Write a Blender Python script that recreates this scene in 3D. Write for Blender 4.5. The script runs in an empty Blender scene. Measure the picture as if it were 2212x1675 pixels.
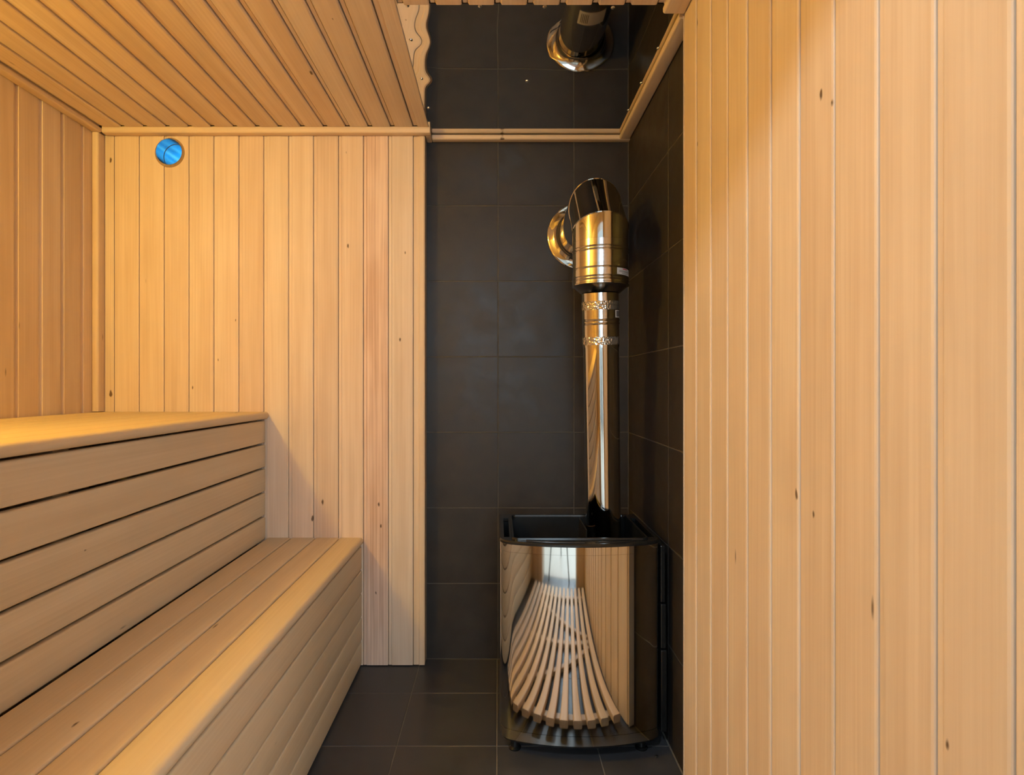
import bpy, bmesh, math, random
from mathutils import Vector, Matrix
random.seed(7)
sc = bpy.context.scene
COL = sc.collection
PI = math.pi

# ------------------------------------------------------------------ camera, world, lights, exposure
H = 1.088                      # eye height
F = 1254.0                     # focal length in pixels of the 2212 px wide frame
cam_d = bpy.data.cameras.new('camera')
cam = bpy.data.objects.new('camera', cam_d)
COL.objects.link(cam)
cam.location = (0, 0, H)
cam.rotation_euler = (PI / 2, 0, 0)
cam_d.sensor_width = 36.0
cam_d.lens = 36.0 * F / 2212.0
cam_d.shift_x = 30.0 / 2212.0
cam_d.shift_y = -7.5 / 2212.0
cam_d.clip_start = 0.02
sc.camera = cam

w = bpy.data.worlds.new('sky')
sc.world = w
w.use_nodes = True
wb = w.node_tree.nodes['Background']
_n, _l = w.node_tree.nodes, w.node_tree.links
_tc = _n.new('ShaderNodeTexCoord'); _sp = _n.new('ShaderNodeSeparateXYZ'); _rp = _n.new('ShaderNodeValToRGB')
_l.new(_tc.outputs['Generated'], _sp.inputs[0])
_mr = _n.new('ShaderNodeMapRange'); _mr.inputs['From Min'].default_value = -1.0
_l.new(_sp.outputs['Z'], _mr.inputs['Value']); _l.new(_mr.outputs[0], _rp.inputs[0])
_e = _rp.color_ramp.elements                      # ground, hazy horizon, deep blue overhead
_e[0].position = 0.40; _e[0].color = (0.01, 0.10, 0.28, 1)
_e[1].position = 0.52; _e[1].color = (0.16, 0.80, 1.0, 1)
_k = _rp.color_ramp.elements.new(0.66); _k.color = (0.004, 0.34, 0.90, 1)
_l.new(_rp.outputs[0], wb.inputs['Color'])
wb.inputs['Strength'].default_value = 3.0

sc.view_settings.view_transform = 'Standard'
sc.view_settings.look = 'None'
sc.view_settings.gamma = 1.0
sc.view_settings.use_curve_mapping = False
sc.view_settings.exposure = 0.0

def light(name, kind, loc, energy, color, size, target=None):
    d = bpy.data.lights.new(name, kind)
    d.energy = energy
    d.color = color
    if kind == 'POINT':
        d.shadow_soft_size = size
    else:
        d.shape = 'DISK'
        d.size = size
    o = bpy.data.objects.new(name, d)
    o.location = loc
    if target:
        o.rotation_euler = (Vector(target) - Vector(loc)).to_track_quat('-Z', 'Y').to_euler()
    COL.objects.link(o)
    return o

LAMP_E, LAMP_C = 35.0, (1.0, 0.735, 0.142)
HALL_E, HALL_C = 22.0, (0.76, 0.90, 1.0)
WIN_E, WIN_C = 92.0, (0.70, 0.90, 1.06)
# warm bulkhead lamp of the sauna on the left wall, above the upper bench and beside the photographer
light('sauna_lamp', 'POINT', (-1.445, 0.70, 1.955), LAMP_E, LAMP_C, 0.045)
# daylight: a bright hall lamp and the broad hall window outside the open door
light('hall_lamp', 'AREA', (-0.45, -0.70, 2.32), HALL_E, HALL_C, 0.10, (0.25, 1.2, 0.9))
wl_ = light('hall_window', 'AREA', (0.65, -2.25, 1.65), WIN_E, WIN_C, 1.0, (0.65, 0.0, 1.65))
wl_.data.shape = 'RECTANGLE'; wl_.data.size = 2.3; wl_.data.size_y = 1.5

# ------------------------------------------------------------------ materials
def new_mat(name):
    m = bpy.data.materials.new(name)
    m.use_nodes = True
    nt = m.node_tree
    return m, nt, nt.nodes, nt.links, nt.nodes['Principled BSDF']

def wood(name, light_c, dark_c, rough=0.52, grain=1.0, saw=0.0, knots=True):
    m, nt, N, L, P = new_mat(name)
    tc = N.new('ShaderNodeTexCoord')
    oi = N.new('ShaderNodeObjectInfo')
    off = N.new('ShaderNodeVectorMath'); off.operation = 'SCALE'
    off.inputs[0].default_value = (37.0, 11.0, 53.0)
    L.new(oi.outputs['Random'], off.inputs['Scale'])
    add = N.new('ShaderNodeVectorMath'); add.operation = 'ADD'
    L.new(tc.outputs['Object'], add.inputs[0]); L.new(off.outputs[0], add.inputs[1])
    def scaled(sx, sy, sz):
        v = N.new('ShaderNodeVectorMath'); v.operation = 'MULTIPLY'
        L.new(add.outputs[0], v.inputs[0]); v.inputs[1].default_value = (sx, sy, sz)
        return v.outputs[0]
    def noise(vec, detail=3.0, rough_=0.55, dist=0.0):
        n = N.new('ShaderNodeTexNoise')
        n.inputs['Scale'].default_value = 1.0
        n.inputs['Detail'].default_value = detail
        n.inputs['Roughness'].default_value = rough_
        n.inputs['Distortion'].default_value = dist
        L.new(vec, n.inputs['Vector'])
        return n.outputs['Fac']
    fine = noise(scaled(160, 160, 3.0), 3)
    broad = noise(scaled(22, 22, 0.9), 2, 0.5, 0.6)
    cloud = noise(scaled(9, 9, 3.2), 2)
    def math_(op, a, b, clamp=False):
        q = N.new('ShaderNodeMath'); q.operation = op; q.use_clamp = clamp
        for i, v in enumerate((a, b)):
            if isinstance(v, (int, float)): q.inputs[i].default_value = v
            else: L.new(v, q.inputs[i])
        return q.outputs[0]
    f = math_('ADD', math_('MULTIPLY', math_('SUBTRACT', fine, 0.5), 1.05 * grain),
              math_('MULTIPLY', math_('SUBTRACT', broad, 0.5), 1.5 * grain))
    f = math_('ADD', f, math_('MULTIPLY', math_('SUBTRACT', cloud, 0.5), 0.9 * grain))
    wv = N.new('ShaderNodeTexWave'); wv.wave_type = 'BANDS'; wv.bands_direction = 'X'; wv.wave_profile = 'SAW'
    wv.inputs['Scale'].default_value = 1.0; wv.inputs['Distortion'].default_value = 7.0
    wv.inputs['Detail'].default_value = 2.0; wv.inputs['Detail Scale'].default_value = 0.55
    L.new(scaled(26, 26, 1.1), wv.inputs['Vector'])
    rp = N.new('ShaderNodeMath'); rp.operation = 'FRACT'
    L.new(math_('MULTIPLY', oi.outputs['Random'], 7.31), rp.inputs[0])
    f = math_('ADD', f, math_('MULTIPLY', math_('SUBTRACT', wv.outputs['Fac'], 0.5), math_('MULTIPLY', rp.outputs[0], 0.42 * grain)))
    f = math_('ADD', f, 0.42, True)
    mix = N.new('ShaderNodeMix'); mix.data_type = 'RGBA'
    mix.inputs[6].default_value = (*light_c, 1); mix.inputs[7].default_value = (*dark_c, 1)
    L.new(f, mix.inputs[0])
    drift = N.new('ShaderNodeMix'); drift.data_type = 'RGBA'; drift.blend_type = 'MULTIPLY'
    L.new(math_('MULTIPLY', noise(scaled(13, 13, 0.7), 1), 0.75, True), drift.inputs[0])
    L.new(mix.outputs[2], drift.inputs[6]); drift.inputs[7].default_value = (1.0, 0.93, 0.90, 1)
    tint = N.new('ShaderNodeMix'); tint.data_type = 'RGBA'; tint.blend_type = 'MULTIPLY'
    tint.inputs[0].default_value = 1.0
    L.new(drift.outputs[2], tint.inputs[6]); L.new(oi.outputs['Color'], tint.inputs[7])
    col = tint.outputs[2]
    if knots:
        # sparse small mineral flecks along the grain
        vo = N.new('ShaderNodeTexVoronoi'); vo.inputs['Scale'].default_value = 1.0
        L.new(scaled(20, 20, 4.2), vo.inputs['Vector'])
        sep = N.new('ShaderNodeSeparateColor'); L.new(vo.outputs['Color'], sep.inputs[0])
        gate = math_('GREATER_THAN', sep.outputs[0], 0.86)
        dot = math_('MULTIPLY', math_('SUBTRACT', 0.075, vo.outputs['Distance']), 18.0, True)
        k = math_('MULTIPLY', math_('MULTIPLY', gate, dot), 0.75)
        # knots given per board (position across, position along, radius)
        sx = N.new('ShaderNodeSeparateXYZ'); L.new(tc.outputs['Object'], sx.inputs[0])
        wob = math_('MULTIPLY', math_('SUBTRACT', noise(scaled(90, 90, 60), 1), 0.5), 0.006)
        for i in (1, 2, 3):
            at = N.new('ShaderNodeAttribute'); at.attribute_type = 'OBJECT'; at.attribute_name = 'knot_%d' % i
            s2 = N.new('ShaderNodeSeparateXYZ'); L.new(at.outputs['Vector'], s2.inputs[0])
            du = math_('SUBTRACT', sx.outputs[0], s2.outputs[0])
            dl = math_('MULTIPLY', math_('SUBTRACT', sx.outputs[2], s2.outputs[1]), 0.42)
            d = math_('SQRT', math_('ADD', math_('MULTIPLY', du, du), math_('MULTIPLY', dl, dl)), 0.0)
            d = math_('ADD', d, wob)
            core = math_('MULTIPLY', math_('SUBTRACT', s2.outputs[2], d), 420.0, True)
            core = math_('MULTIPLY', core, math_('GREATER_THAN', s2.outputs[2], 0.0005))
            k = math_('MAXIMUM', k, math_('MULTIPLY', core, 0.88))
        km = N.new('ShaderNodeMix'); km.data_type = 'RGBA'
        L.new(k, km.inputs[0]); L.new(col, km.inputs[6]); km.inputs[7].default_value = (0.085, 0.035, 0.012, 1)
        col = km.outputs[2]
    L.new(col, P.inputs['Base Color'])
    P.inputs['Roughness'].default_value = rough
    P.inputs['Specular IOR Level'].default_value = 0.32
    b = N.new('ShaderNodeBump'); b.inputs['Strength'].default_value = 0.10; b.inputs['Distance'].default_value = 0.002
    hgt = fine
    if saw:
        hgt = math_('ADD', fine, math_('MULTIPLY', noise(scaled(18, 18, 520), 1), saw))
    L.new(hgt, b.inputs['Height']); L.new(b.outputs[0], P.inputs['Normal'])
    return m

M = {}
M['lining'] = wood('linden_lining', (0.81, 0.67, 0.52), (0.68, 0.525, 0.375))
M['figured'] = wood('figured_linden', (0.84, 0.68, 0.53), (0.60, 0.42, 0.30), grain=1.5)
M['trim'] = wood('linden_trim', (0.79, 0.64, 0.475), (0.66, 0.50, 0.335))
M['bench'] = wood('aspen_bench', (0.80, 0.665, 0.475), (0.69, 0.55, 0.365), grain=0.75, saw=0.35)
M['slat'] = wood('duckboard_wood', (0.80, 0.65, 0.48), (0.68, 0.52, 0.36), knots=False)
M['rough'] = wood('sawn_backing', (0.42, 0.28, 0.16), (0.30, 0.19, 0.10), knots=False)

def plain(name, col, rough, metal=0.0, spec=0.5):
    m, nt, N, L, P = new_mat(name)
    P.inputs['Base Color'].default_value = (*col, 1)
    P.inputs['Roughness'].default_value = rough
    P.inputs['Metallic'].default_value = metal
    P.inputs['Specular IOR Level'].default_value = spec
    return m

def noisy(name, c0, c1, scale, r0, r1, metal=0.0, bump=0.0, stretch=(1, 1, 1), spec=0.5, detail=4):
    m, nt, N, L, P = new_mat(name)
    tc = N.new('ShaderNodeTexCoord'); oi = N.new('ShaderNodeObjectInfo')
    off = N.new('ShaderNodeVectorMath'); off.operation = 'SCALE'; off.inputs[0].default_value = (17, 31, 43)
    L.new(oi.outputs['Random'], off.inputs['Scale'])
    add = N.new('ShaderNodeVectorMath'); add.operation = 'ADD'
    L.new(tc.outputs['Object'], add.inputs[0]); L.new(off.outputs[0], add.inputs[1])
    mul = N.new('ShaderNodeVectorMath'); mul.operation = 'MULTIPLY'; mul.inputs[1].default_value = stretch
    L.new(add.outputs[0], mul.inputs[0])
    n = N.new('ShaderNodeTexNoise'); n.inputs['Scale'].default_value = scale; n.inputs['Detail'].default_value = detail
    L.new(mul.outputs[0], n.inputs['Vector'])
    r = N.new('ShaderNodeMapRange'); r.inputs['From Min'].default_value = 0.3; r.inputs['From Max'].default_value = 0.7
    L.new(n.outputs['Fac'], r.inputs['Value'])
    mx = N.new('ShaderNodeMix'); mx.data_type = 'RGBA'
    mx.inputs[6].default_value = (*c0, 1); mx.inputs[7].default_value = (*c1, 1)
    L.new(r.outputs[0], mx.inputs[0]); L.new(mx.outputs[2], P.inputs['Base Color'])
    r2 = N.new('ShaderNodeMapRange'); r2.inputs['From Min'].default_value = 0.3; r2.inputs['From Max'].default_value = 0.7
    r2.inputs['To Min'].default_value = r0; r2.inputs['To Max'].default_value = r1
    L.new(n.outputs['Fac'], r2.inputs['Value']); L.new(r2.outputs[0], P.inputs['Roughness'])
    P.inputs['Metallic'].default_value = metal
    P.inputs['Specular IOR Level'].default_value = spec
    if bump:
        n2 = N.new('ShaderNodeTexNoise'); n2.inputs['Scale'].default_value = scale * 12; n2.inputs['Detail'].default_value = 3
        L.new(mul.outputs[0], n2.inputs['Vector'])
        b = N.new('ShaderNodeBump'); b.inputs['Strength'].default_value = bump; b.inputs['Distance'].default_value = 0.001
        L.new(n2.outputs['Fac'], b.inputs['Height']); L.new(b.outputs[0], P.inputs['Normal'])
    return m

M['tile'] = noisy('anthracite_tile', (0.031, 0.0255, 0.0225), (0.041, 0.0342, 0.0305), 14, 0.38, 0.48, bump=0.18, spec=0.27)
M['floor_tile'] = noisy('anthracite_floor_tile', (0.045, 0.0455, 0.050), (0.061, 0.061, 0.067), 12, 0.34, 0.46, bump=0.12)
M['grout'] = noisy('grey_grout', (0.075, 0.064, 0.054), (0.115, 0.098, 0.083), 30, 0.8, 0.9)
M['floor_grout'] = noisy('pale_floor_grout', (0.13, 0.115, 0.10), (0.20, 0.18, 0.155), 30, 0.8, 0.9)
M['steel'] = noisy('polished_steel', (0.63, 0.625, 0.61), (0.67, 0.665, 0.65), 6, 0.035, 0.06, metal=1.0)
M['brushed'] = noisy('brushed_steel', (0.61, 0.60, 0.585), (0.66, 0.65, 0.635), 9, 0.10, 0.16, metal=1.0, stretch=(1, 1, 14))
M['mirror'] = noisy('mirror_steel', (0.74, 0.72, 0.69), (0.77, 0.75, 0.72), 3, 0.02, 0.035, metal=1.0)
M['zinc'] = noisy('galvanised_steel', (0.72, 0.74, 0.76), (0.82, 0.84, 0.86), 20, 0.20, 0.28, metal=1.0)
M['black'] = noisy('black_enamel', (0.009, 0.009, 0.009), (0.012, 0.012, 0.012), 8, 0.22, 0.27)
M['screw'] = plain('zinc_screw', (0.75, 0.72, 0.68), 0.3, 1.0)
M['paper'] = plain('white_label', (0.72, 0.69, 0.66), 0.5)
M['label_red'] = plain('red_print', (0.55, 0.06, 0.10), 0.5)
M['label_ink'] = plain('grey_print', (0.16, 0.14, 0.14), 0.5)
M['plaster'] = noisy('pale_plaster', (0.70, 0.70, 0.68), (0.78, 0.77, 0.75), 5, 0.8, 0.9)
M['hall_floor'] = noisy('pale_hall_floor', (0.62, 0.54, 0.44), (0.70, 0.62, 0.52), 6, 0.4, 0.5, stretch=(8, 1, 1))
M['chip'] = plain('black_chip', (0.01, 0.009, 0.008), 0.6)

def film_mat():
    m, nt, N, L, P = new_mat('crinkled_clear_tape')
    tc = N.new('ShaderNodeTexCoord')
    v = N.new('ShaderNodeTexVoronoi'); v.inputs['Scale'].default_value = 130
    L.new(tc.outputs['Object'], v.inputs['Vector'])
    b = N.new('ShaderNodeBump'); b.inputs['Strength'].default_value = 0.7; b.inputs['Distance'].default_value = 0.004
    L.new(v.outputs['Distance'], b.inputs['Height']); L.new(b.outputs[0], P.inputs['Normal'])
    P.inputs['Base Color'].default_value = (0.62, 0.585, 0.53, 1)
    P.inputs['Metallic'].default_value = 0.85
    P.inputs['Roughness'].default_value = 0.14
    return m
M['tape'] = film_mat()

# ------------------------------------------------------------------ helpers
def tag(o, label=None, cat=None, group=None, kind=None):
    if label: o['label'] = label
    if cat: o['category'] = cat
    if group: o['group'] = group
    if kind: o['kind'] = kind
    return o

def link(name, mesh, parent=None, mw=None, mat=None):
    o = bpy.data.objects.new(name, mesh)
    COL.objects.link(o)
    if mat and not mesh.materials:
        mesh.materials.append(mat)
    if mw is not None:
        o.matrix_world = mw
    if parent is not None:
        o.parent = parent
        o.matrix_parent_inverse = parent.matrix_basis.inverted()
    return o

def mesh_of(name, verts, faces, smooth=None, mat=None):
    me = bpy.data.meshes.new(name)
    me.from_pydata([tuple(v) for v in verts], [], faces)
    bm = bmesh.new(); bm.from_mesh(me)
    bmesh.ops.recalc_face_normals(bm, faces=bm.faces)
    bm.to_mesh(me); bm.free()
    if smooth is not None:
        for p in me.polygons: p.use_smooth = True
        try:
            me.set_sharp_from_angle(angle=smooth)
        except Exception:
            pass
    me.update()
    if mat: me.materials.append(mat)
    return me

def frame(origin, u, d, l):
    u, d, l = Vector(u), Vector(d), Vector(l)
    mw = Matrix.Identity(4)
    for i, a in enumerate((u, d, l)):
        for r in range(3): mw[r][i] = a[r]
    mw.translation = Vector(origin)
    return mw

def extrude(name, prof, length, mat=None, smooth=None):
    n = len(prof)
    vs = [(p[0], p[1], 0.0) for p in prof] + [(p[0], p[1], length) for p in prof]
    fs = [(i, (i + 1) % n, n + (i + 1) % n, n + i) for i in range(n)]
    fs += [tuple(range(n)), tuple(range(n, 2 * n))]
    return mesh_of(name, vs, fs, smooth, mat)

def rrect(w_, t, r, seg=3, rs=None):
    """rounded rectangle 0..w_ by 0..t, corner radii rs = (00, w0, wt, 0t)"""
    rs = rs or (r, r, r, r)
    pts = []
    cs = [((0, 0), PI, rs[0]), ((w_, 0), 1.5 * PI, rs[1]), ((w_, t), 0, rs[2]), ((0, t), 0.5 * PI, rs[3])]
    sg = [(1, 1), (-1, 1), (-1, -1), (1, -1)]
    for (c, a0, rr), s in zip(cs, sg):
        cx, cy = c[0] + s[0] * rr, c[1] + s[1] * rr
        for k in range(seg + 1):
            a = a0 + 0.5 * PI * k / seg
            pts.append((cx + rr * math.cos(a), cy + rr * math.sin(a)))
    return pts

def box(name, x0, x1, y0, y1, z0, z1, mat=None, parent=None, bevel=0.0):
    bm = bmesh.new()
    bmesh.ops.create_cube(bm, size=1.0)
    for v in bm.verts:
        v.co = Vector(((x0 + x1) / 2 + v.co.x * (x1 - x0), (y0 + y1) / 2 + v.co.y * (y1 - y0), (z0 + z1) / 2 + v.co.z * (z1 - z0)))
    if bevel:
        bmesh.ops.bevel(bm, geom=list(bm.edges), offset=bevel, segments=2, affect='EDGES', profile=0.5)
    me = bpy.data.meshes.new(name)
    bm.to_mesh(me); bm.free()
    if mat: me.materials.append(mat)
    return link(name, me, parent)

def boxes_mesh(name, lst, mats):
    """several boxes in one mesh; each (x0,x1,y0,y1,z0,z1,material index)"""
    vs, fs, mi = [], [], []
    for b in lst:
        x0, x1, y0, y1, z0, z1 = b[:6]
        k = len(vs)
        vs += [(x, y, z) for z in (z0, z1) for y in (y0, y1) for x in (x0, x1)]
        for q in ((0, 2, 3, 1), (4, 5, 7, 6), (0, 1, 5, 4), (2, 6, 7, 3), (0, 4, 6, 2), (1, 3, 7, 5)):
            fs.append(tuple(k + i for i in q)); mi.append(b[6] if len(b) > 6 else 0)
    me = mesh_of(name, vs, fs)
    for m in mats: me.materials.append(m)
    # faces keep their order in from_pydata
    for p, i in zip(me.polygons, mi): p.material_index = i
    return me

def lathe(name, prof, seg=64, mat=None, smooth=math.radians(35), closed=False):
    """profile of (radius, height) revolved about local Z"""
    vs, fs = [], []
    n = len(prof)
    for j in range(seg):
        a = 2 * PI * j / seg
        for r, z in prof: vs.append((r * math.cos(a), r * math.sin(a), z))
    for j in range(seg):
        k = (j + 1) % seg
        for i in range(n if closed else n - 1):
            i2 = (i + 1) % n
            fs.append((j * n + i, k * n + i, k * n + i2, j * n + i2))
    return mesh_of(name, vs, fs, smooth, mat)

def loft(name, rings, mat=None, smooth=math.radians(30), cap0=True, cap1=True, closed=True):
    n = len(rings[0]); vs = [v for r in rings for v in r]; fs = []
    for k in range(len(rings) - 1):
        for i in range(n if closed else n - 1):
            j = (i + 1) % n
            fs.append((k * n + i, k * n + j, (k + 1) * n + j, (k + 1) * n + i))
    if cap0: fs.append(tuple(range(n)))
    if cap1: fs.append(tuple(range((len(rings) - 1) * n, len(rings) * n)))
    return mesh_of(name, vs, fs, smooth, mat)

def cut(o, cutters):
    """subtract temporary cutter meshes from o, keeping plain mesh data"""
    if o.data.users > 1: o.data = o.data.copy()
    tmp = []
    for c in cutters:
        t = bpy.data.objects.new('cutter', c); COL.objects.link(t); tmp.append(t)
        md = o.modifiers.new('cut', 'BOOLEAN'); md.operation = 'DIFFERENCE'; md.object = t; md.solver = 'EXACT'
    bpy.context.view_layer.update()
    dg = bpy.context.evaluated_depsgraph_get()
    me = bpy.data.meshes.new_from_object(o.evaluated_get(dg))
    o.modifiers.clear()
    o.data = me
    for t in tmp: bpy.data.objects.remove(t)

def knot(o, i, across, along, r):
    o['knot_%d' % i] = (across, along, r)

TONES = [(1, 1, 1), (1, .97, .94), (.95, .93, .90), (1.03, 1.0, .95), (.98, .93, .88), (.93, .90, .86), (1.0, .955, .90)]
def tone(o, c=None):
    c = c or random.choice(TONES)
    o.color = (c[0], c[1], c[2], 1)

# ------------------------------------------------------------------ room dimensions
YB = 2.297       # face of the tiles on the back wall
YW = 2.237       # face of the timber lining on the back wall
XL = -1.54       # face of the lining on the left wall
XR = 0.4825      # face of the lining on the right wall
XT = 0.516       # face of the tiles on the right wall
XE = -0.2836     # end of the timber lining on the back wall
ZC = H + 0.9748  # underside of the ceiling boards
YF = 0.20        # inner face of the front wall
YC = 1.492      # where the short ceiling boards stop
XO = -0.263      # edge of the last long ceiling board
T = 0.014        # board thickness

def board_profile(wd, groove=0.0125, rec=0.0032, ch=.0006, gap=.0016):
    g = 0.0004
    return [(g, -T), (g, -rec), (groove - .0012, -rec), (groove - .0003, -rec - .0022), (groove + ch, 0), (wd - gap - .0040, 0), (wd - gap - .0008, -.0011), (wd - gap, -.0026), (wd - gap, -T)]

def board_mesh(wd, length, mat, **k):
    return extrude('board', board_profile(wd, **k), length, mat)

# ---- floor
fl = link('floor', boxes_mesh('floor', [(-1.58, 0.56, YF - 0.16, 2.34, -0.08, -0.0008)], [M['floor_grout']]))
tag(fl, 'dark anthracite tiled floor of the sauna', 'floor', kind='structure')
xs = [-0.607, -0.305, -0.004, 0.297, XT - .002]
ys = [YF - 0.155, 0.542, 0.842, 1.143, 1.443, 1.743, 2.042, YB - .002]
cache = {}
def tile_mesh(a, b, mat):
    key = (round(a, 4), round(b, 4), mat.name)
    if key not in cache:
        bm = bmesh.new(); bmesh.ops.create_cube(bm, size=1.0)
        for v in bm.verts: v.co = Vector((v.co.x * a, v.co.y * b, v.co.z * 0.010))
        bmesh.ops.bevel(bm, geom=[e for e in bm.edges if all(v.co.z > 0 for v in e.verts)], offset=0.0012, segments=1, affect='EDGES')
        me = bpy.data.meshes.new('tile'); bm.to_mesh(me); bm.free(); me.materials.append(mat)
        cache[key] = me
    return cache[key]
def tile(parent, c, u, d, l_, a, b, mat, tilt=0.0016):
    """c centre of the face, u and l_ in-plane axes, d outward"""
    rot = Matrix.Rotation(random.uniform(-tilt, tilt), 4, 'X') @ Matrix.Rotation(random.uniform(-tilt, tilt), 4, 'Y')
    u, d, l_ = Vector(u), Vector(d), Vector(l_)
    mw = Matrix.Identity(4)
    for i, ax in enumerate((u, l_, d)):
        for r in range(3): mw[r][i] = ax[r]
    mw.translation = Vector(c) - d * 0.005
    return link('tile', tile_mesh(a - .0024, b - .0024, mat), parent, mw @ rot)
for i in range(len(xs) - 1):
    for j in range(len(ys) - 1):
        a, b = xs[i + 1] - xs[i], ys[j + 1] - ys[j]
        tile(fl, ((xs[i] + xs[i + 1]) / 2, (ys[j] + ys[j + 1]) / 2, 0.0), (1, 0, 0), (0, 0, 1), (0, 1, 0), a, b, M['floor_tile'], 0.0010)

# ---- back wall : timber backing + tile bed
wbk = link('wall_back', boxes_mesh('wall_back', [(-1.60, XE - .002, YW + T + .002, 2.34, 0, 2.16, 0), (XE - .002, 0.56, YB + 0.0009, 2.34, 0, 2.16, 1)],
                                   [M['rough'], M['grout']]))
tag(wbk, 'back wall, pale boards on one side and dark square tiles behind the stove', 'wall', kind='structure')
zs = [0.0, 0.2985, 0.5975, 0.897, 1.196, 1.495, 1.794, 2.082]
bx = [XE, -0.0005, 0.300, XT - .001]
for i in range(3):
    for j in range(7):
        a, b = bx[i + 1] - bx[i], zs[j + 1] - zs[j]
        tile(wbk, ((bx[i] + bx[i + 1]) / 2, YB, (zs[j] + zs[j + 1]) / 2), (1, 0, 0), (0, -1, 0), (0, 0, 1), a, b, M['tile'])
# vertical lining boards (counted from the tiled niche towards the corner)
BW = 0.0961
X0 = -0.3264
ztop = ZC - 0.001
bm_full = board_mesh(BW, ztop - 0.004, M['lining'])
bm_fig = board_mesh(BW, ztop - 0.004, M['figured'])
back_tones = [(1.0, .99, .99), (1.0, .93, .93), (1.02, .97, .96), (.95, .90, .90), (1.02, .99, 1.0), (1.03, 1.01, 1.01), (.97, .91, .89),
              (1.04, 1.01, 1.0), (1.0, .97, .94), (1.01, .98, .95), (1.05, 1.02, .97), (1.04, 1.01, .96), (1.0, .98, .94)]
back_boards = []
for k in range(13):
    x = X0 - BW * (k + 1)
    fig = k in (1,)
    if k == 12:
        me = extrude('board', [(XL - x + .001, -T)] + [(XL - x + .001, 0)] + board_profile(BW)[4:], ztop - 0.004, M['lining'])
    else:
        me = bm_fig if fig else bm_full
    o = link('board', me, wbk, frame((x, YW + random.uniform(-.0006, .0006), ztop), (1, 0, 0), (0, -1, 0), (0, 0, -1)))
    tone(o, back_tones[k]); back_boards.append(o)
# corner strip that closes the lining towards the tiles
o = link('board', extrude('board', [(.0006, -T), (.0006, -.004), (.020, -.004), (.0225, -.001), (XE - X0 - .003, -.001), (XE - X0, -.004), (XE - X0, -T)], ztop - .004, M['trim']),
         wbk, frame((X0, YW, ztop), (1, 0, 0), (0, -1, 0), (0, 0, -1)))
tone(o, (1, .96, .9))
o = box('edge_board', XE - .0015, XE + .0005, YW + .003, YB - .001, 0.003, ztop, M['trim'], wbk); tone(o, (.9, .85, .8))
def bk_knot(px, py, r):
    x = (px - 1076) * YW / F; z = H + (830 - py) * YW / F
    for o in back_boards:
        u = x - o.matrix_world.translation.x
        if 0 <= u < BW:
            for i in (1, 2, 3):
                if ('knot_%d' % i) not in o:
                    knot(o, i, u, ztop - z, r * .68); return
bpy.context.view_layer.update()
for q in ((239, 346, .0075), (239, 851, .0095), (752, 531, .0055), (875, 546, .004), (864, 735, .006), (509, 692, .004), (471, 778, .004),
          (675, 1119, .008), (697, 1085, .008), (818, 1090, .006), (823, 1136, .006), (812, 1281, .005), (748, 330, .005), (416, 838, .006)):
    bk_knot(*q)
# round ventilation hole through boards and backing
VX, VZ, VR = -1.265, H + 0.892, 0.0575
def cyl_mesh(r, y0, y1, x, z, seg=48):
    vs = []
    for yy in (y0, y1):
        vs += [(x + r * math.cos(2 * PI * i / seg), yy, z + r * math.sin(2 * PI * i / seg)) for i in range(seg)]
    fs = [(i, (i + 1) % seg, seg + (i + 1) % seg, seg + i) for i in range(seg)] + [tuple(range(seg)), tuple(range(seg, 2 * seg))]
    return mesh_of('cutter', vs, fs)
cut(wbk, [cyl_mesh(VR + .0035, 2.1, 2.5, VX, VZ)])
for o in back_boards:
    x = o.matrix_world.translation.x
    if x < VX + VR + .01 and x + BW > VX - VR - .01:
        mw = o.matrix_world.copy()
        c = cyl_mesh(VR, 2.1, 2.5, VX, VZ); c.transform(mw.inverted())
        t_par = o.parent
        # the cutter is given in the board's own space, so cut it unplaced
        o.parent = None; o.matrix_world = Matrix.Identity(4)
        cut(o, [c])
        o.matrix_world = mw; o.parent = t_par; o.matrix_parent_inverse = t_par.matrix_basis.inverted()

# ---- left wall
wl = link('wall_left', boxes_mesh('wall_left', [(-1.62, XL - T - .002, YF - .15, 2.34, 0, 2.16)], [M['rough']]))
tag(wl, 'left wall of vertical pale boards above the upper bench', 'wall', kind='structure')
lw = 0.0975
me = board_mesh(lw, ztop - .004, M['lining'], rec=.0055, ch=.0055, groove=.010)
y = 2.1425
ll = [2.1425 - lw * k for k in range(-1, 21)]
for y in ll:
    if y + lw > YW:
        m2 = extrude('board', [(.0006, -T), (.0006, -.0055), (.013, -.0055), (.0155, 0), (YW - y - .001, 0), (YW - y - .001, -T)], ztop - .004, M['lining'])
        if YW - y < .02: continue
    else: m2 = me
    if y < YF: continue
    o = link('board', m2, wl, frame((XL + random.uniform(-.0004, .0004), y, ztop), (0, 1, 0), (1, 0, 0), (0, 0, -1))); tone(o)

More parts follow.
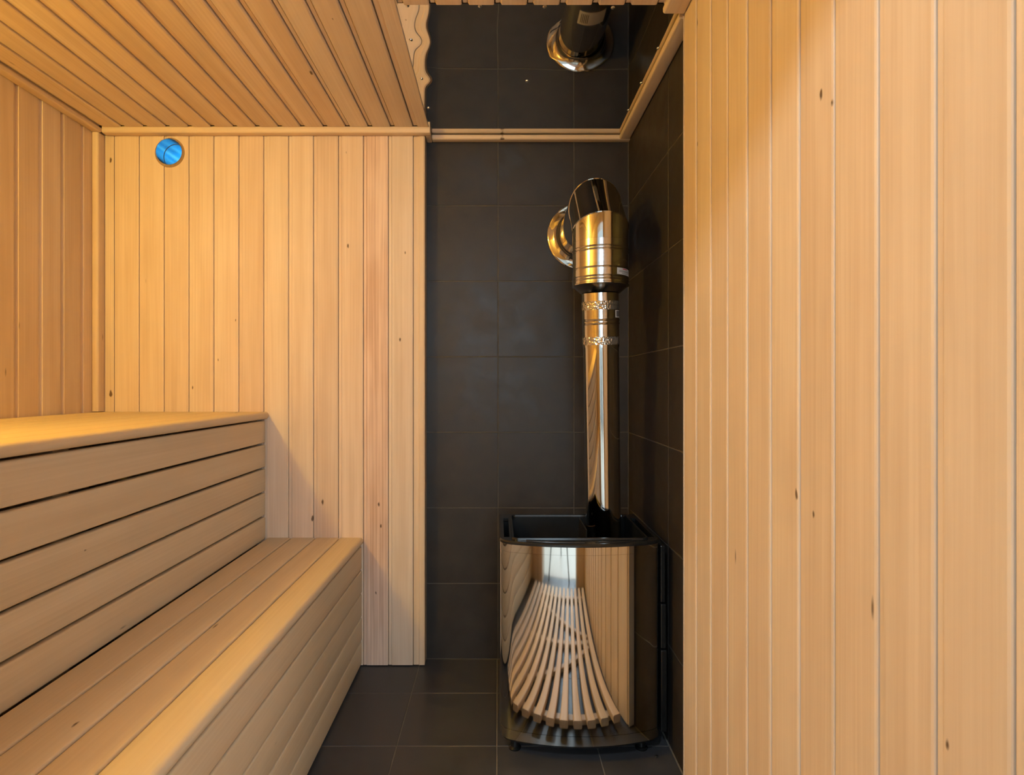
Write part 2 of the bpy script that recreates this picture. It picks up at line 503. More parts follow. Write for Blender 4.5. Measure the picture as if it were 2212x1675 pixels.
# ---- right wall : lining near the camera, tiles in the stove niche
wr = link('wall_right', boxes_mesh('wall_right', [(XR + T + .001, 0.62, YF - .15, 1.5125, 0, 2.16, 0), (XT + .0009, 0.62, 1.5125, 2.34, 0, 2.16, 1)],
                                   [M['rough'], M['grout']]))
tag(wr, 'right wall, tall pale boards near the camera and dark tiles beside the stove', 'wall', kind='structure')
ry = [YB - .001, 1.7607, 1.5135]
for i in range(2):
    for j in range(7):
        a, b = ry[i] - ry[i + 1], zs[j + 1] - zs[j]
        tile(wr, (XT, (ry[i] + ry[i + 1]) / 2, (zs[j] + zs[j + 1]) / 2), (0, -1, 0), (-1, 0, 0), (0, 0, -1) if False else (0, 0, 1), a, b, M['tile'])
rw = 0.0968
me = board_mesh(rw, ztop - .004, M['lining'])
r_tones = [(1, .97, .92), (1.0, .98, .93), (.98, .95, .9), (1, .97, .92), (.97, .93, .88), (1.01, .98, .93), (.95, .90, .84), (.97, .92, .86), (.98, .94, .90), (.94, .90, .86), (1, .97, .92)]
right_boards = []
for k in range(14):
    y = 1.513 - rw * k
    if y < YF + .05: break
    o = link('board', me, wr, frame((XR + random.uniform(-.0005, .0005), y, ztop), (0, -1, 0), (-1, 0, 0), (0, 0, -1)))
    tone(o, r_tones[k % len(r_tones)]); right_boards.append(o)
def rt_knot(px, py, r):
    y = F * XR / (px - 1076); z = H + (830 - py) * y / F
    k = int((1.513 - y) / rw); o = right_boards[k]
    for i in (1, 2, 3):
        if ('knot_%d' % i) not in o: knot(o, i, 1.513 - rw * k - y, ztop - z, r); return
for q in ((1773, 203, .0045), (1796, 221, .003), (1504, 48, .004), (1504, 310, .003), (1720, 1068, .004), (2046, 1608, .003), (1757, 1113, .003)):
    rt_knot(*q)
# the exposed end of the lining, seen edge on from the niche
o = box('end_board', XR + .0005, XT - .001, 1.5135, 1.5145, .003, ztop, M['trim'], wr)

# ---- front wall with the open doorway the photograph is taken through
D0, D1, DH = -0.31, 0.33, 1.996
wf = link('wall_front', boxes_mesh('wall_front', [(-1.62, D0, 0.05, YF - T - .001, 0, 2.16), (D1, 0.62, 0.05, YF - T - .001, 0, 2.16), (D0, D1, 0.05, YF - T - .001, DH, 2.16)], [M['trim']]))
tag(wf, 'front wall of boards around the open doorway the camera looks through', 'wall', kind='structure')
me = board_mesh(BW, ztop - .004, M['lining'])
x = XR - .001
while x - BW > D1:
    o = link('board', me, wf, frame((x, YF, ztop), (-1, 0, 0), (0, 1, 0), (0, 0, -1))); tone(o); x -= BW
if x - D1 > .02:
    o = link('board', extrude('board', rrect(x - D1, T, .002), ztop - .004, M['lining']), wf, frame((x, YF - T, ztop), (-1, 0, 0), (0, 1, 0), (0, 0, -1))); tone(o)
x = D0
while x - BW > XL:
    o = link('board', me, wf, frame((x, YF, ztop), (-1, 0, 0), (0, 1, 0), (0, 0, -1))); tone(o); x -= BW
me = board_mesh(BW, ztop - DH, M['lining'])
x = D1
while x - BW > D0 - .05:
    o = link('board', me, wf, frame((x, YF, ztop), (-1, 0, 0), (0, 1, 0), (0, 0, -1))); tone(o); x -= BW

# ---- ceiling
ce = link('ceiling', boxes_mesh('ceiling', [(-1.62, 0.62, YF - .15, 2.34, ZC + .020, 2.20)], [M['rough']]))
tag(ce, 'ceiling of pale boards running towards the back wall', 'ceiling', kind='structure')
cw = 0.0851
long_len = YW - YF - .0358
me = board_mesh(cw, long_len, M['lining'], groove=.0120, rec=.0060, ch=.0045, gap=.0030)
ceil_boards = []
x = -0.3213 - cw
o = link('board', extrude('board', [(.0006, -T), (.0006, -.0062), (.0145, -.0062), (.017, 0), (XO + .3213 - .002, 0), (XO + .3213, -.002), (XO + .3213, -T)], long_len, M['lining']),
         ce, frame((-0.3213, YF, ZC), (1, 0, 0), (0, 0, -1), (0, 1, 0))); tone(o, (.97, .95, .92))
while x > XL - cw:
    if x < XL:
        m2 = extrude('board', [(XL - x + .001, -T), (XL - x + .001, 0)] + board_profile(cw)[4:], long_len, M['lining'])
    else: m2 = me
    o = link('board', m2, ce, frame((x, YF, ZC + random.uniform(0, .0008)), (1, 0, 0), (0, 0, -1), (0, 1, 0))); tone(o); ceil_boards.append(o)
    x -= cw
sw = 0.0836
short_len = YC - YF
me = board_mesh(sw, short_len, M['lining'], groove=.0120, rec=.0060, ch=.0045, gap=.0030)
for j in range(9):
    x = 0.411 - sw * j
    if x < XO: x0 = x
    if x + sw > XR:
        m2 = extrude('board', [(.0006, -T), (.0006, -.0062), (.0145, -.0062), (.017, 0), (XR - x - .001, 0), (XR - x - .001, -T)], short_len, M['lining'])
    elif x < XO:
        break
    else: m2 = me
    o = link('board', m2, ce, frame((x, YF, ZC), (1, 0, 0), (0, 0, -1), (0, 1, 0))); tone(o)
# narrow infill strip between the long and the short boards
xl = 0.411 - sw * 8
if xl > XO + .002:
    o = link('board', extrude('board', rrect(xl - XO - .002, T, .001), short_len, M['lining']), ce, frame((XO + .001, YF, ZC + T), (1, 0, 0), (0, 0, -1), (0, 1, 0))); tone(o)
o = ceil_boards[3]; knot(o, 1, .076, 1.62, .0055)
o = ceil_boards[1]; knot(o, 1, .05, 1.35, .0022)

# ---- trims (battens with eased edges)
def batten(name, x0, x1, y0, y1, z0, z1, axis, label):
    r = 0.006
    if axis == 'X':
        me = extrude(name, rrect(y1 - y0, z1 - z0, r), x1 - x0, M['trim'], math.radians(50)); mw = frame((x0, y0, z0), (0, 1, 0), (0, 0, 1), (1, 0, 0))
    elif axis == 'Y':
        me = extrude(name, rrect(z1 - z0, x1 - x0, r), y1 - y0, M['trim'], math.radians(50)); mw = frame((x0, y0, z0), (0, 0, 1), (1, 0, 0), (0, 1, 0))
    else:
        me = extrude(name, rrect(x1 - x0, y1 - y0, r), z1 - z0, M['trim'], math.radians(50)); mw = frame((x0, y0, z0), (1, 0, 0), (0, 1, 0), (0, 0, 1))
    o = link(name, me, None, mw); tone(o, (1, .97, .93))
    return tag(o, label, 'trim', kind='structure')
ZT0, ZT1 = H + .9548, H + .9740
t1 = batten('trim_1', -1.5035, XO + .004, YW - .035, YW - .0006, ZT0, ZT1 + .0068, 'X', 'pale batten between ceiling and boarded back wall')
o = batten('trim_end', XE + .001, XO + .004, YW, YB - .002, ZT0, ZT1, 'Y', None)
for k in ('category', 'kind'):
    if k in o: del o[k]
o.parent = t1; o.matrix_parent_inverse = t1.matrix_basis.inverted()
t2 = batten('trim_2', XO + .006, XT - .001, YB - .036, YB - .001, ZT0, ZT1, 'X', 'pale batten along the top of the dark tiles behind the flue')
knot(t2, 1, .004, 1.087 - 1.087 + (1085 - 1076) * 2.262 / F - (XO + .006), .0045)
batten('trim_3', XT - .043, XT - .0008, 1.516, YB - .0365, ZT0, ZT1, 'Y', 'pale batten above the tiles of the right wall')
batten('trim_4', XL + .0008, XL + .036, YF + .002, YW - .0355, ZT0, ZT1, 'Y', 'pale batten between ceiling and left wall')
batten('trim_5', XL + .0008, XL + .026, YW - .040, YW - .0008, 0.984, ZT0 - .0005, 'Z', 'upright corner batten between left wall and back wall')
batten('trim_6', XR - .058, XR - .0008, YF + .002, 1.4955, ZT0, ZT1, 'Y', 'short pale batten between ceiling and the boards of the right wall')

# ---- hall outside the door (seen only as the bright doorway mirrored in the steel)
hf = link('floor_hall', boxes_mesh('floor_hall', [(-1.9, 1.9, -2.3, 0.03, -0.08, -0.002)], [M['hall_floor']])); tag(hf, 'pale floor of the hall outside the doorway', 'floor', kind='structure')
for nm, b, lb in (('wall_hall_left', (-1.95, -1.9, -2.3, 0.04, 0, 2.85), 'pale wall of the hall, beside the sauna bench end'),
                  ('wall_hall_right', (1.9, 1.95, -2.3, 0.04, 0, 2.85), 'pale wall of the hall, beyond the lined right wall'),
                  ('wall_hall_back', (-1.95, 1.95, -2.35, -2.3, 0, 2.85), 'pale wall of the hall facing the sauna door'),
                  ('ceiling_hall', (-1.95, 1.95, -2.35, 0.04, 2.85, 2.9), 'pale ceiling of the hall outside the door')):
    o = link(nm, boxes_mesh(nm, [b], [M['plaster']])); tag(o, lb, nm.split('_')[0], kind='structure')
o = link('wall_hall_front', boxes_mesh('wall_hall_front', [(-1.95, D0, .03, .049, 0, 2.85), (D1, 1.95, .03, .049, 0, 2.85), (D0, D1, .03, .049, DH, 2.85)], [M['plaster']]))
tag(o, 'pale hall side of the wall around the sauna doorway', 'wall', kind='structure')

# ------------------------------------------------------------------ mirror-polished steel sheet on the ceiling above the stove
SX0, SX1, SY0, SY1 = XO + .001, XT - .002, YC + .001, YB - .003
scr_px = [(1037, 15.5), (1176.6, 17.3), (1324, 18.5), (1422, 104.4), (1385.5, 179), (1357.7, 237.8), (1138.4, 174.6), (926, 233), (880, 14.5), (887.5, 88), (910.5, 171.6)]
scr = []
for px, py in scr_px:
    yy = F * .977 / (830 - py); scr.append(((px - 1076) * yy / F, yy))
dents = [(scr[8], .0012, .035), (scr[9], .0022, .030), (scr[10], .0026, .028), (scr[7], .0006, .03), (scr[1], .0007, .04), (scr[0], .0004, .04), (scr[6], .0003, .05)]
nx, ny = 110, 110
def sheet_z(x, y):
    z = H + .9762 + 0.012 * max(0.0, 1.74 - y)
    z += 0.00035 * math.sin(9 * x + 3) * math.sin(7 * y)
    for (cx, cy), a, s in dents:
        z += a * math.exp(-((x - cx) ** 2 + (y - cy) ** 2) / (2 * s * s))
    return z
vs = [(SX0 + (SX1 - SX0) * i / nx, SY0 + (SY1 - SY0) * j / ny, 0) for j in range(ny + 1) for i in range(nx + 1)]
vs = [(x, y, sheet_z(x, y)) for x, y, _ in vs]
top = [(x, y, z + .0008) for x, y, z in vs]
fs = [(j * (nx + 1) + i, (j + 1) * (nx + 1) + i, (j + 1) * (nx + 1) + i + 1, j * (nx + 1) + i + 1) for j in range(ny) for i in range(nx)]
n0 = len(vs)
fs2 = fs + [tuple(n0 + q for q in reversed(f)) for f in fs]
me = bpy.data.meshes.new('heat_shield'); me.from_pydata(vs + top, [], fs2); me.update()
for p in me.polygons: p.use_smooth = True
me.materials.append(M['mirror'])
hs = link('heat_shield', me)
tag(hs, 'mirror polished steel sheet screwed to the ceiling above the stove', 'panel')
sm = lathe('screw', [(0.0, -.0028), (.0026, -.0025), (.0048, -.0014), (.0054, 0.0), (.0054, .001), (0, .001)], 14, M['screw'])
for x, y in scr:
    x = max(SX0 + .006, min(SX1 - .006, x)); y = max(SY0 + .006, min(SY1 - .006, y))
    link('screw', sm, hs, Matrix.Translation((x, y, sheet_z(x, y) - .0002)))

# ------------------------------------------------------------------ ventilation duct
vd = bpy.data.objects.new('air_vent', None); COL.objects.link(vd); vd.location = (VX, YW, VZ)
tag(vd, 'round bluish metal air vent let into the boards high on the back wall', 'vent')
def tube(name, r, th, y0, y1, parent, cx, cz, mat, seg=56):
    L_ = y1 - y0
    me = lathe(name, [(r - th, 0), (r, 0), (r, L_), (r - th, L_)], seg, mat, closed=True)
    o = link(name, me, parent, frame((cx, y0, cz), (1, 0, 0), (0, 0, -1), (0, 1, 0)))
    return o
bpy.context.view_layer.update()
DX, DZ, DR = VX - .0045, VZ + .0045, .0508
tube('duct', DR, .0008, YW + .0008, YW + .0530, vd, DX, DZ, M['zinc'])
tube('duct', DR - .0008, .0008, YW + .0550, YW + .40, vd, DX, DZ, M['zinc'])
tube('joint_ring', DR + .0010, .0026, YW + .0532, YW + .0562, vd, DX, DZ, M['label_ink'])
def circ(cx, cz, r, y, n=56): return [(cx + r * math.cos(2 * PI * i / n), y, cz + r * math.sin(2 * PI * i / n)) for i in range(n)]
o = link('hole_edge', loft('hole_edge', [circ(DX, DZ, DR + .0002, YW + .0040), circ(VX, VZ, VR - .0002, YW + .0025), circ(VX, VZ, VR - .0002, YW + .0120), circ(DX, DZ, DR + .0002, YW + .0120), circ(DX, DZ, DR + .0002, YW + .0040)],
         M['rough'], math.radians(30), False, False), vd); o['label'] = 'dark sawn wood edge round the duct'

# ------------------------------------------------------------------ benches
ub = bpy.data.objects.new('upper_bench', None); COL.objects.link(ub); ub.location = (-1.2, 1.2, 0)
tag(ub, 'upper wooden sauna bench along the left wall with slatted front', 'bench')
lb = bpy.data.objects.new('lower_bench', None); COL.objects.link(lb); lb.location = (-.7, 1.2, 0)
tag(lb, 'lower wooden sauna bench in front of the upper one, at floor level', 'bench')
bpy.context.view_layer.update()
Y0, Y1 = YF + .01, YW - .0015
LEN = Y1 - Y0
BT = [(1, 1, 1), (.97, .96, .95), (1.03, 1.01, .98), (.95, .94, .93), (1.0, .97, .95)]
def seat_slats(parent, xf, z, n, pitch, th, gap):
    inner = extrude('seat_slat', rrect(pitch - gap, th, .0050), LEN, M['bench'], math.radians(50))
    nose = extrude('seat_slat', rrect(pitch - gap, th, .004, 4, (.0125, .004, .004, .0125)), LEN, M['bench'], math.radians(50))
    res = []
    for k in range(n):
        x1 = xf - pitch * k          # right edge
        me = nose if k == 0 else inner
        # local x runs from the room edge towards the wall
        o = link('seat_slat', me, parent, frame((x1, Y0, z - th), (-1, 0, 0), (0, 0, 1), (0, 1, 0)))
        tone(o, BT[(k * 3 + int(z * 10)) % 5]); res.append(o)
    return res
def front_slats(parent, xf, ztop_, n, pitch, gap, th=.021):
    me = extrude('front_slat', rrect(pitch - gap, th, .0042), LEN, M['bench'], math.radians(50))
    res = []
    for k in range(n):
        o = link('front_slat', me, parent, frame((xf - th + random.uniform(-.0006, .0006), Y0, ztop_ - pitch * (k + 1) + gap / 2), (0, 0, 1), (1, 0, 0), (0, 1, 0)))
        tone(o, BT[(k * 2 + int(ztop_ * 10)) % 5]); res.append(o)
    return res
ZU, ZL = H - .107, H - .592
seat_slats(ub, -.883, ZU, 7, .0936, .027, .0040)
us = front_slats(ub, -.897, ZU - .0300, 5, .0928, .0078)
ss = seat_slats(lb, -.519, ZL, 4, .0932, .027, .0042)
ls = front_slats(lb, -.525, ZL - .0315, 5, .0915, .0050)
knot(ss[1], 1, .088, 1.02, .0030); knot(ss[2], 1, .03, .80, .0038); knot(us[2], 1, .05, 1.05, .0022)
# bearers and posts that carry the slats
for (par, xa, xb, z) in ((ub, -1.53, -.921, ZU - .0275), (lb, -.888, -.549, ZL - .0275)):
    for yy in (0.30, 1.20, 2.17):
        o = box('bearer', xa, xb, yy, yy + .045, z - .045, z, M['rough'], par); tone(o, (1, 1, 1))
for yy in (0.30, 1.20, 2.17):
    o = box('post', -.966, -.9215, yy + .0002, yy + .0448, 0.001, ZU - .0726, M['rough'], ub)
    o = box('post', -1.53, -1.487, yy + .0002, yy + .0448, 0.001, ZU - .0726, M['rough'], ub)
    o = box('post', -.594, -.5495, yy + .0002, yy + .0448, 0.001, ZL - .0726, M['rough'], lb)
    o = box('post', -.888, -.845, yy + .0002, yy + .0448, 0.001, ZL - .0726, M['rough'], lb)

# ------------------------------------------------------------------ stove
st = bpy.data.objects.new('sauna_stove', None); COL.objects.link(st); st.location = (.24, 1.85, 0)
tag(st, 'sauna stove with bowed mirror steel front and empty black stone basket', 'stove')
bpy.context.view_layer.update()
SCX, SFY, SBY = 0.240, 1.644, 2.025
def stove_prof(off=0.0, hw=.235, R=.63, rc=.052, back=None):
    """plan outline from the back left round the bowed front to the back right"""
    back = SBY if back is None else back
    th = 0.0
    # angle where the front arc hands over to the corner arc
    for k in range(2000):
        th = k * 0.0005
        if R * math.sin(th) + rc * (1 - math.sin(th)) >= hw: break
    pts = []
    yc = SFY + R
    R_, rc_ = R + off, rc + off
    xa = R * math.sin(th) - rc * math.sin(th); ya = yc - R * math.cos(th) + rc * math.cos(th)
    right = []
    n = 26
    for k in range(n + 1):
        a = th * k / n
        right.append((R_ * math.sin(a), yc - R_ * math.cos(a)))
    m_ = 14
    for k in range(1, m_ + 1):
        a = th + (PI / 2 - th) * k / m_
        right.append((xa + rc_ * math.sin(a), ya - rc_ * math.cos(a)))
    right.append((xa + rc_, back + off))
    left = [(-x, y) for x, y in reversed(right[1:])]
    return [(SCX + x, y) for x, y in left + right]
def ringz(p, z): return [(x, y, z) for x, y in p]
p0, p1, pi_ = stove_prof(0), stove_prof(.0004), stove_prof(-.003)
hB, hS, hT = .060, .0885, .6240
# mirror shell, with the fine lap lines near the top and bottom
o = link('shell', loft('shell', [ringz(pi_, hS), ringz(p0, hS), ringz(p0, hT - .0225), ringz(p1, hT - .022), ringz(p1, hT), ringz(pi_, hT), ringz(pi_, hS)],
                       M['steel'], math.radians(25), False, False, closed=False), st)
o['label'] = 'mirror polished steel front'
p2, p2b = stove_prof(.0005), stove_prof(.0003)
link('skirt', loft('skirt', [ringz(pi_, hB), ringz(p2, hB), ringz(p2, hS - .0006), ringz(pi_, hS), ringz(pi_, hB)], M['steel'], math.radians(25), False, False, closed=False), st)
# black body behind the steel
pb = stove_prof(-.006)
body = link('body', loft('body', [ringz(pb, .052), ringz(pb, hT - .002)], M['black'], math.radians(25)), st)
def bmesh_box(x0, x1, y0, y1, z0, z1, bev=0.0):
    bm = bmesh.new(); bmesh.ops.create_cube(bm, size=1.0)
    for v in bm.verts: v.co = Vector(((x0 + x1) / 2 + v.co.x * (x1 - x0), (y0 + y1) / 2 + v.co.y * (y1 - y0), (z0 + z1) / 2 + v.co.z * (z1 - z0)))
    if bev: bmesh.ops.bevel(bm, geom=[e for e in bm.edges if abs(e.verts[0].co.z - e.verts[1].co.z) > (z1 - z0) / 2], offset=bev, segments=3, affect='EDGES', profile=.5)
    me = bpy.data.meshes.new('cutter'); bm.to_mesh(me); bm.free(); return me
OX0, OX1, OY0, OY1 = .047, .432, 1.694, 1.986
cut(body, [bmesh_box(OX0 - .002, OX1 + .002, OY0 - .002, OY1 + .002, .36, .8),
           bmesh_box(.0175, .034, 1.722, 1.962, .5, .8), bmesh_box(.444, .4625, 1.722, 1.962, .5, .8)])
# rim plate
po, pot = stove_prof(.0016), stove_prof(-.0015)
rim = link('rim', loft('rim', [ringz(po, hT + .0005), ringz(po, hT + .0065), ringz(pot, hT + .010)], M['black'], math.radians(40)), st)
cut(rim, [bmesh_box(OX0, OX1, OY0, OY1, .5, .8, .012), bmesh_box(.0175, .034, 1.722, 1.962, .5, .8), bmesh_box(.444, .4625, 1.722, 1.962, .5, .8)])
# raised lip round the opening, and two pressed beads along the front of the rim
def frame_ring(name, x0, x1, y0, y1, wd, z0, z1, rad):
    def loop(e, z):
        return [(x0 - e + px, y0 - e + py, z) for px, py in rrect(x1 - x0 + 2 * e, y1 - y0 + 2 * e, rad + e, 4)]
    return loft(name, [loop(0, z0), loop(wd, z0), loop(wd - .001, z1), loop(.001, z1), loop(0, z0)], M['black'], math.radians(35), False, False)
link('rim_lip', frame_ring('rim_lip', OX0, OX1, OY0, OY1, .007, hT + .0102, hT + .0155, .012), st)
arc = [q for q in stove_prof(-.016)[17:-17]]
for a_, b_ in ((.08, .54), (.60, .93)):
    i0, i1 = int(len(arc) * a_), int(len(arc) * b_)
    seg_ = arc[i0:i1]
    rings = []
    for x, yv in seg_:
        rings.append([(x, yv + .004 * math.cos(t), hT + .0098 + .0032 * max(0, math.sin(t))) for t in [PI * k / 6 for k in range(7)]])
    link('rim_bead', loft('rim_bead', rings, M['black'], math.radians(60), True, True, closed=False), st)
# stone basket
bk = boxes_mesh('stone_basket', [(OX0 - .001, OX0 + .0005, OY0, OY1, .37, hT + .009), (OX1 - .0005, OX1 + .001, OY0, OY1, .37, hT + .009), (OX0, OX1, OY0 - .001, OY0 + .0005, .37, hT + .009),
                                 (OX0, OX1, OY1 - .0005, OY1 + .001, .37, hT + .009), (OX0, OX1, OY0, OY1, .365, .371)], [M['black']])
sb = link('stone_basket', bk, st)
bolt = lathe('bolt', [(0, .006), (.0035, .0055), (.0055, .003), (.0058, 0), (0, 0)], 16, M['screw'])
link('bolt', bolt, sb, frame((OX0 + .0008, 1.845, .590), (0, 1, 0), (0, 0, 1), (1, 0, 0)))
# partition between the stones and the flue
link('partition', boxes_mesh('partition', [(.2765, .2805, 1.83, OY1 - .001, .371, hT + .004)], [M['black']]), sb)
# side air casing on the wall side, in three stacked panels
for z0, z1, dx in ((.065, .305, 0), (.309, .440, -.002), (.444, .612, -.004)):
    box('side_casing', .4785, .4965 + dx, 1.705 + abs(dx), 2.02, z0, z1, M['black'], st, .003)
# base plate and feet
link('base_plate', loft('base_plate', [ringz(stove_prof(-.022), .044), ringz(stove_prof(-.022), .052)], M['black'], math.radians(30)), st)
fm = lathe('foot', [(0, 0), (.018, 0), (.019, .004), (.013, .009), (.011, .0438), (0, .0438)], 20, M['black'])
for fx, fy in ((.050, 1.735), (.428, 1.735), (.050, 1.985), (.428, 1.985)):
    link('foot', fm, st, Matrix.Translation((fx, fy, .0005)))

# ------------------------------------------------------------------ flue
fp = bpy.data.objects.new('flue_pipe', None); COL.objects.link(fp); fp.location = (.345, 1.90, .371)
tag(fp, 'shiny steel flue rising from the stove and bending into the tiled wall', 'flue pipe')
bpy.context.view_layer.update()
PB = Vector((.3490, 1.905, .3725)); PT = Vector((.3207, 1.825, H + .290))
ax = (PT - PB).normalized(); LP = (PT - PB).length
ux = ax.orthogonal().normalized()
ux = (Vector((1, 0, 0)) - ax * ax.x).normalized(); uy = ax.cross(ux)
PM = frame(PB, ux, uy, ax)
RP = .0560
def at_z(z): return (z - PB.z) / ax.z     # length along the pipe at a world height
zj = at_z(H + .137)
link('pipe', lathe('pipe', [(RP - .003, 0), (RP, 0), (RP, zj), (RP - .003, zj), (RP - .003, 0)], 96, M['steel']), fp, PM)
zb = at_z(H + .195)
R2 = RP + .0012
def bead(z, r, h=.0022, wd=.0035): return [(r, z - wd), (r + h * .7, z - wd * .5), (r + h, z), (r + h * .7, z + wd * .5), (r, z + wd)]
prof = [(RP - .003, zj - .02), (R2, zj - .02)] + bead(zb - .005, R2) + bead(zb + .006, R2) + bead(at_z(H + .2465), R2, .0016, .003) + [(R2, at_z(H + .284)), (R2 - .003, at_z(H + .288))]
link('sleeve', lathe('sleeve', prof, 96, M['brushed']), fp, PM)
for za, zz in ((H + .125, H + .149), (H + .233, H + .259)):
    a_, b_ = at_z(za), at_z(zz)
    seg, rows = 96, 6
    vs, fs = [], []
    rr = random.Random(int(za * 1000))
    for j in range(seg):
        for i in range(rows):
            jit = (.0004 + .0011 * rr.random()) if 0 < i < rows - 1 else .0003
            a = 2 * PI * j / seg
            vs.append(((R2 + jit + .0003) * math.cos(a), (R2 + jit + .0003) * math.sin(a), a_ + (b_ - a_) * i / (rows - 1) + (rr.uniform(-.0015, .0015) if i in (0, rows - 1) else 0)))
    for j in range(seg):
        for i in range(rows - 1):
            k = (j + 1) % seg
            fs.append((j * rows + i, k * rows + i, k * rows + i + 1, j * rows + i + 1))
    o = link('tape', mesh_of('tape', vs, fs, math.radians(15), M['tape']), fp, PM)
    o['label'] = 'crinkled clear tape wrapped round the joint'
# insulated collar, segmented elbow and the run into the wall
CX, CY = .3207, 1.822
RC = .0864
zc0, zc1, zjn = H + .284, H + .3060, H + .4820
prof = [(RP - .001, zc0), (RP + .003, zc0 - .001), (RC - .004, zc1 - .003), (RC + .0022, zc1 - .001), (RC + .0022, zc1 + .002), (RC, zc1 + .004)]
for zz in (.318, .3265, .3535, .4075, .4165):
    prof += bead(H + zz, RC, .0017, .003)
prof += [(RC, H + .440)]
link('collar', lathe('collar', prof, 96, M['brushed']), fp, Matrix.Translation((CX, CY, 0)))
Ls = .1415
dirs = [Vector((0, 0, 1)), Vector((0, math.sqrt(.5), math.sqrt(.5))), Vector((0, 1, 0))]
cen = [Vector((CX, CY, zjn))]
for d in dirs[1:2]: cen.append(cen[-1] + d * Ls)
seg = 96
def ring_at(center, d, n=None, r=RC):
    e1 = Vector((1, 0, 0)); e2 = d.cross(e1)
    out = []
    for k in range(seg):
        a = 2 * PI * k / seg
        e = e1 * (r * math.cos(a)) + e2 * (r * math.sin(a))
        if n is not None: e = e - d * (e.dot(n) / d.dot(n))
        out.append(tuple(center + e))
    return out
nrm = [(dirs[i] + dirs[i + 1]).normalized() for i in range(2)]
rings = [ring_at(Vector((CX, CY, H + .4395)), dirs[0])]
for i in range(2):
    # a fine pressed seam at every mitre
    a = ring_at(cen[i], dirs[i], nrm[i]); b = ring_at(cen[i], dirs[i], nrm[i], RC + .0016)
    lo = [tuple(Vector(q) - dirs[i] * .0022) for q in a]; hi = [tuple(Vector(q) + dirs[i + 1] * .0022) for q in a]
    rings += [lo, b, hi]
rings.append(ring_at(Vector((CX, YB - .03, cen[1].z)), dirs[2]))
rings.append(ring_at(Vector((CX, YB - .002, cen[1].z)), dirs[2]))
link('elbow', loft('elbow', rings, M['steel'], math.radians(9), False, False), fp)
ZR = cen[1].z
rp = [(RC + .001, .043), (RC + .0035, .041), (RC + .006, .030), (RC + .012, .018), (RC + .024, .0105), (.126, .0075), (.1305, .0062), (.1325, .0035), (.131, .0008), (.120, .0008)]
link('wall_rosette', lathe('wall_rosette', [(r, z) for r, z in rp], 96, M['steel'], math.radians(60)), fp, frame((CX + .005, YB - .0005, ZR + .003), (1, 0, 0), (0, 0, 1), (0, -1, 0)))
# labels stuck to the steel
def patch(name, mw, r, a0, a1, z0, z1, mat, parent, na=8):
    vs, fs = [], []
    for k in range(na + 1):
        a = a0 + (a1 - a0) * k / na
        for z in (z0, z1): vs.append((r * math.cos(a), r * math.sin(a), z))
    for k in range(na): fs.append((2 * k, 2 * k + 2, 2 * k + 3, 2 * k + 1))
    me = mesh_of(name, vs, fs, math.radians(60), mat)
    return link(name, me, parent, mw)
CM = Matrix.Translation((CX, CY, 0))
view = math.atan2(-CY, -CX)              # direction from the flue to the room's doorway
dg = math.radians
s1 = patch('label_sticker', CM, RC + .0006, view + dg(35), view + dg(84), H + .331, H + .351, M['paper'], fp); s1['label'] = 'white paper sticker with red and grey print'
patch('print', CM, RC + .0010, view + dg(50), view + dg(66), H + .3465, H + .3495, M['label_red'], s1)
for zz in (.3415, .3385):
    patch('print', CM, RC + .0010, view + dg(40), view + dg(76), H + zz, H + zz + .0013, M['label_ink'], s1)
patch('print', CM, RC + .0010, view + dg(48), view + dg(70), H + .334, H + .3352, M['label_ink'], s1)
s2 = patch('label_sticker', PM, R2 + .0005, view + dg(52), view + dg(100), at_z(H + .2075), at_z(H + .2305), M['paper'], fp); s2['label'] = 'pale edged dark sticker on the pipe sleeve'
patch('print', PM, R2 + .0009, view + dg(57), view + dg(100), at_z(H + .2105), at_z(H + .228), M['label_ink'], s2)
EM = frame((CX, 0, ZR), (1, 0, 0), (0, 0, -1), (0, 1, 0))
s3 = patch('label_sticker', EM, RC + .0006, dg(-118), dg(-54), 1.992, 2.058, M['paper'], fp); s3['label'] = 'white sticker on top of the horizontal flue, seen only mirrored'
for k in range(5):
    patch('print', EM, RC + .0010, dg(-112 + 4 * k), dg(-110.2 + 4 * k), 2.002, 2.048, M['label_ink'], s3, 2)

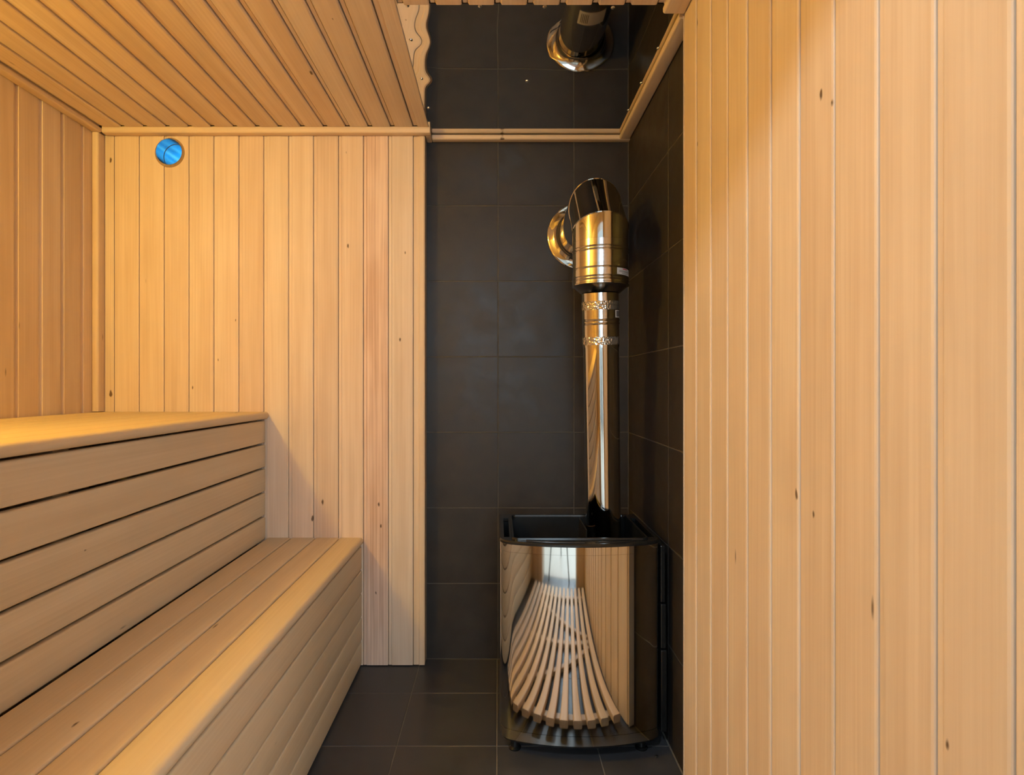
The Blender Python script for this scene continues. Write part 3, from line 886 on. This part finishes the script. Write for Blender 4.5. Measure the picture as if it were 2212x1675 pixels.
# ------------------------------------------------------------------ duckboard on the floor, mirrored in the stove front
db = bpy.data.objects.new('duckboard', None); COL.objects.link(db); db.location = (.03, .9, 0)
tag(db, 'slatted wooden duckboard on the floor, mirrored in the steel stove front', 'duckboard')
bpy.context.view_layer.update()
sl = extrude('slat', rrect(.038, .026, .005), 1.17, M['slat'], math.radians(50))
for k in range(14):
    o = link('slat', sl, db, frame((.446 - .0625 * k, .325, .021), (-1, 0, 0), (0, 0, 1), (0, 1, 0))); tone(o)
cr = extrude('cross_batten', rrect(.035, .018, .003), .87, M['slat'])
for yy in (.36, .87, 1.41):
    o = link('cross_batten', cr, db, frame((-.42, yy, .0205), (0, 1, 0), (0, 0, -1), (-1, 0, 0)) if False else frame((.455, yy, .002), (0, 1, 0), (0, 0, 1), (1, 0, 0)) @ Matrix.Translation((0, 0, -.875))); tone(o)
for (xa, ya, xb, yb) in ((-.36, 1.37, .40, .92), (.40, .85, -.36, .42)):
    a = Vector((xa, ya, .002)); b = Vector((xb, yb, .002)); d = (b - a).normalized(); s = Vector((0, 0, 1)).cross(d)
    o = link('brace', extrude('brace', rrect(.030, .018, .003), (b - a).length, M['slat']), db, frame(a, s * 1, (0, 0, 1), s.cross(Vector((0, 0, 1)))) ); tone(o)

# ------------------------------------------------------------------ crumb on the floor
bm = bmesh.new(); bmesh.ops.create_icosphere(bm, subdivisions=2, radius=1.0)
for v in bm.verts: v.co = Vector((v.co.x * .0055, v.co.y * .0045, v.co.z * .0022)) * (1 + .25 * random.uniform(-1, 1))
me = bpy.data.meshes.new('chip'); bm.to_mesh(me); bm.free(); me.materials.append(M['chip'])
yy = F * H / (1636 - 830)
o = link('coal_chip', me, None, Matrix.Translation(((1418 - 1076) * yy / F, yy, .0020)))
bpy.context.view_layer.update()
tag(o, 'tiny black chip lying on the floor tile in front of the stove', 'chip')

# ------------------------------------------------------------------ the photographer's tripod in the doorway, mirrored in the stove front
tp = bpy.data.objects.new('tripod', None); COL.objects.link(tp); tp.location = (0, -.06, 0)
tag(tp, 'black camera tripod in the doorway, seen only mirrored in the stove', 'tripod')
bpy.context.view_layer.update()
M['tripod'] = plain('tripod_black', (0.015, 0.015, 0.016), 0.45)
apex = Vector((0, -.06, .86))
for fx, fy in ((-.20, .10), (.20, .10), (0, -.40)):
    p = Vector((fx, fy, .002)); d = apex - p
    e1 = d.normalized().orthogonal().normalized(); e2 = d.normalized().cross(e1)
    link('leg', lathe('leg', [(0, 0), (.010, .0), (.010, d.length * .5), (.014, d.length * .5), (.014, d.length), (0, d.length)], 16, M['tripod']), tp, frame(p, e1, e2, d.normalized()))
link('head', lathe('head', [(0, 0), (.035, 0), (.04, .03), (.02, .05), (.02, .11), (.03, .12), (.03, .13), (0, .13)], 24, M['tripod']), tp, Matrix.Translation(apex - Vector((0, 0, .01))))
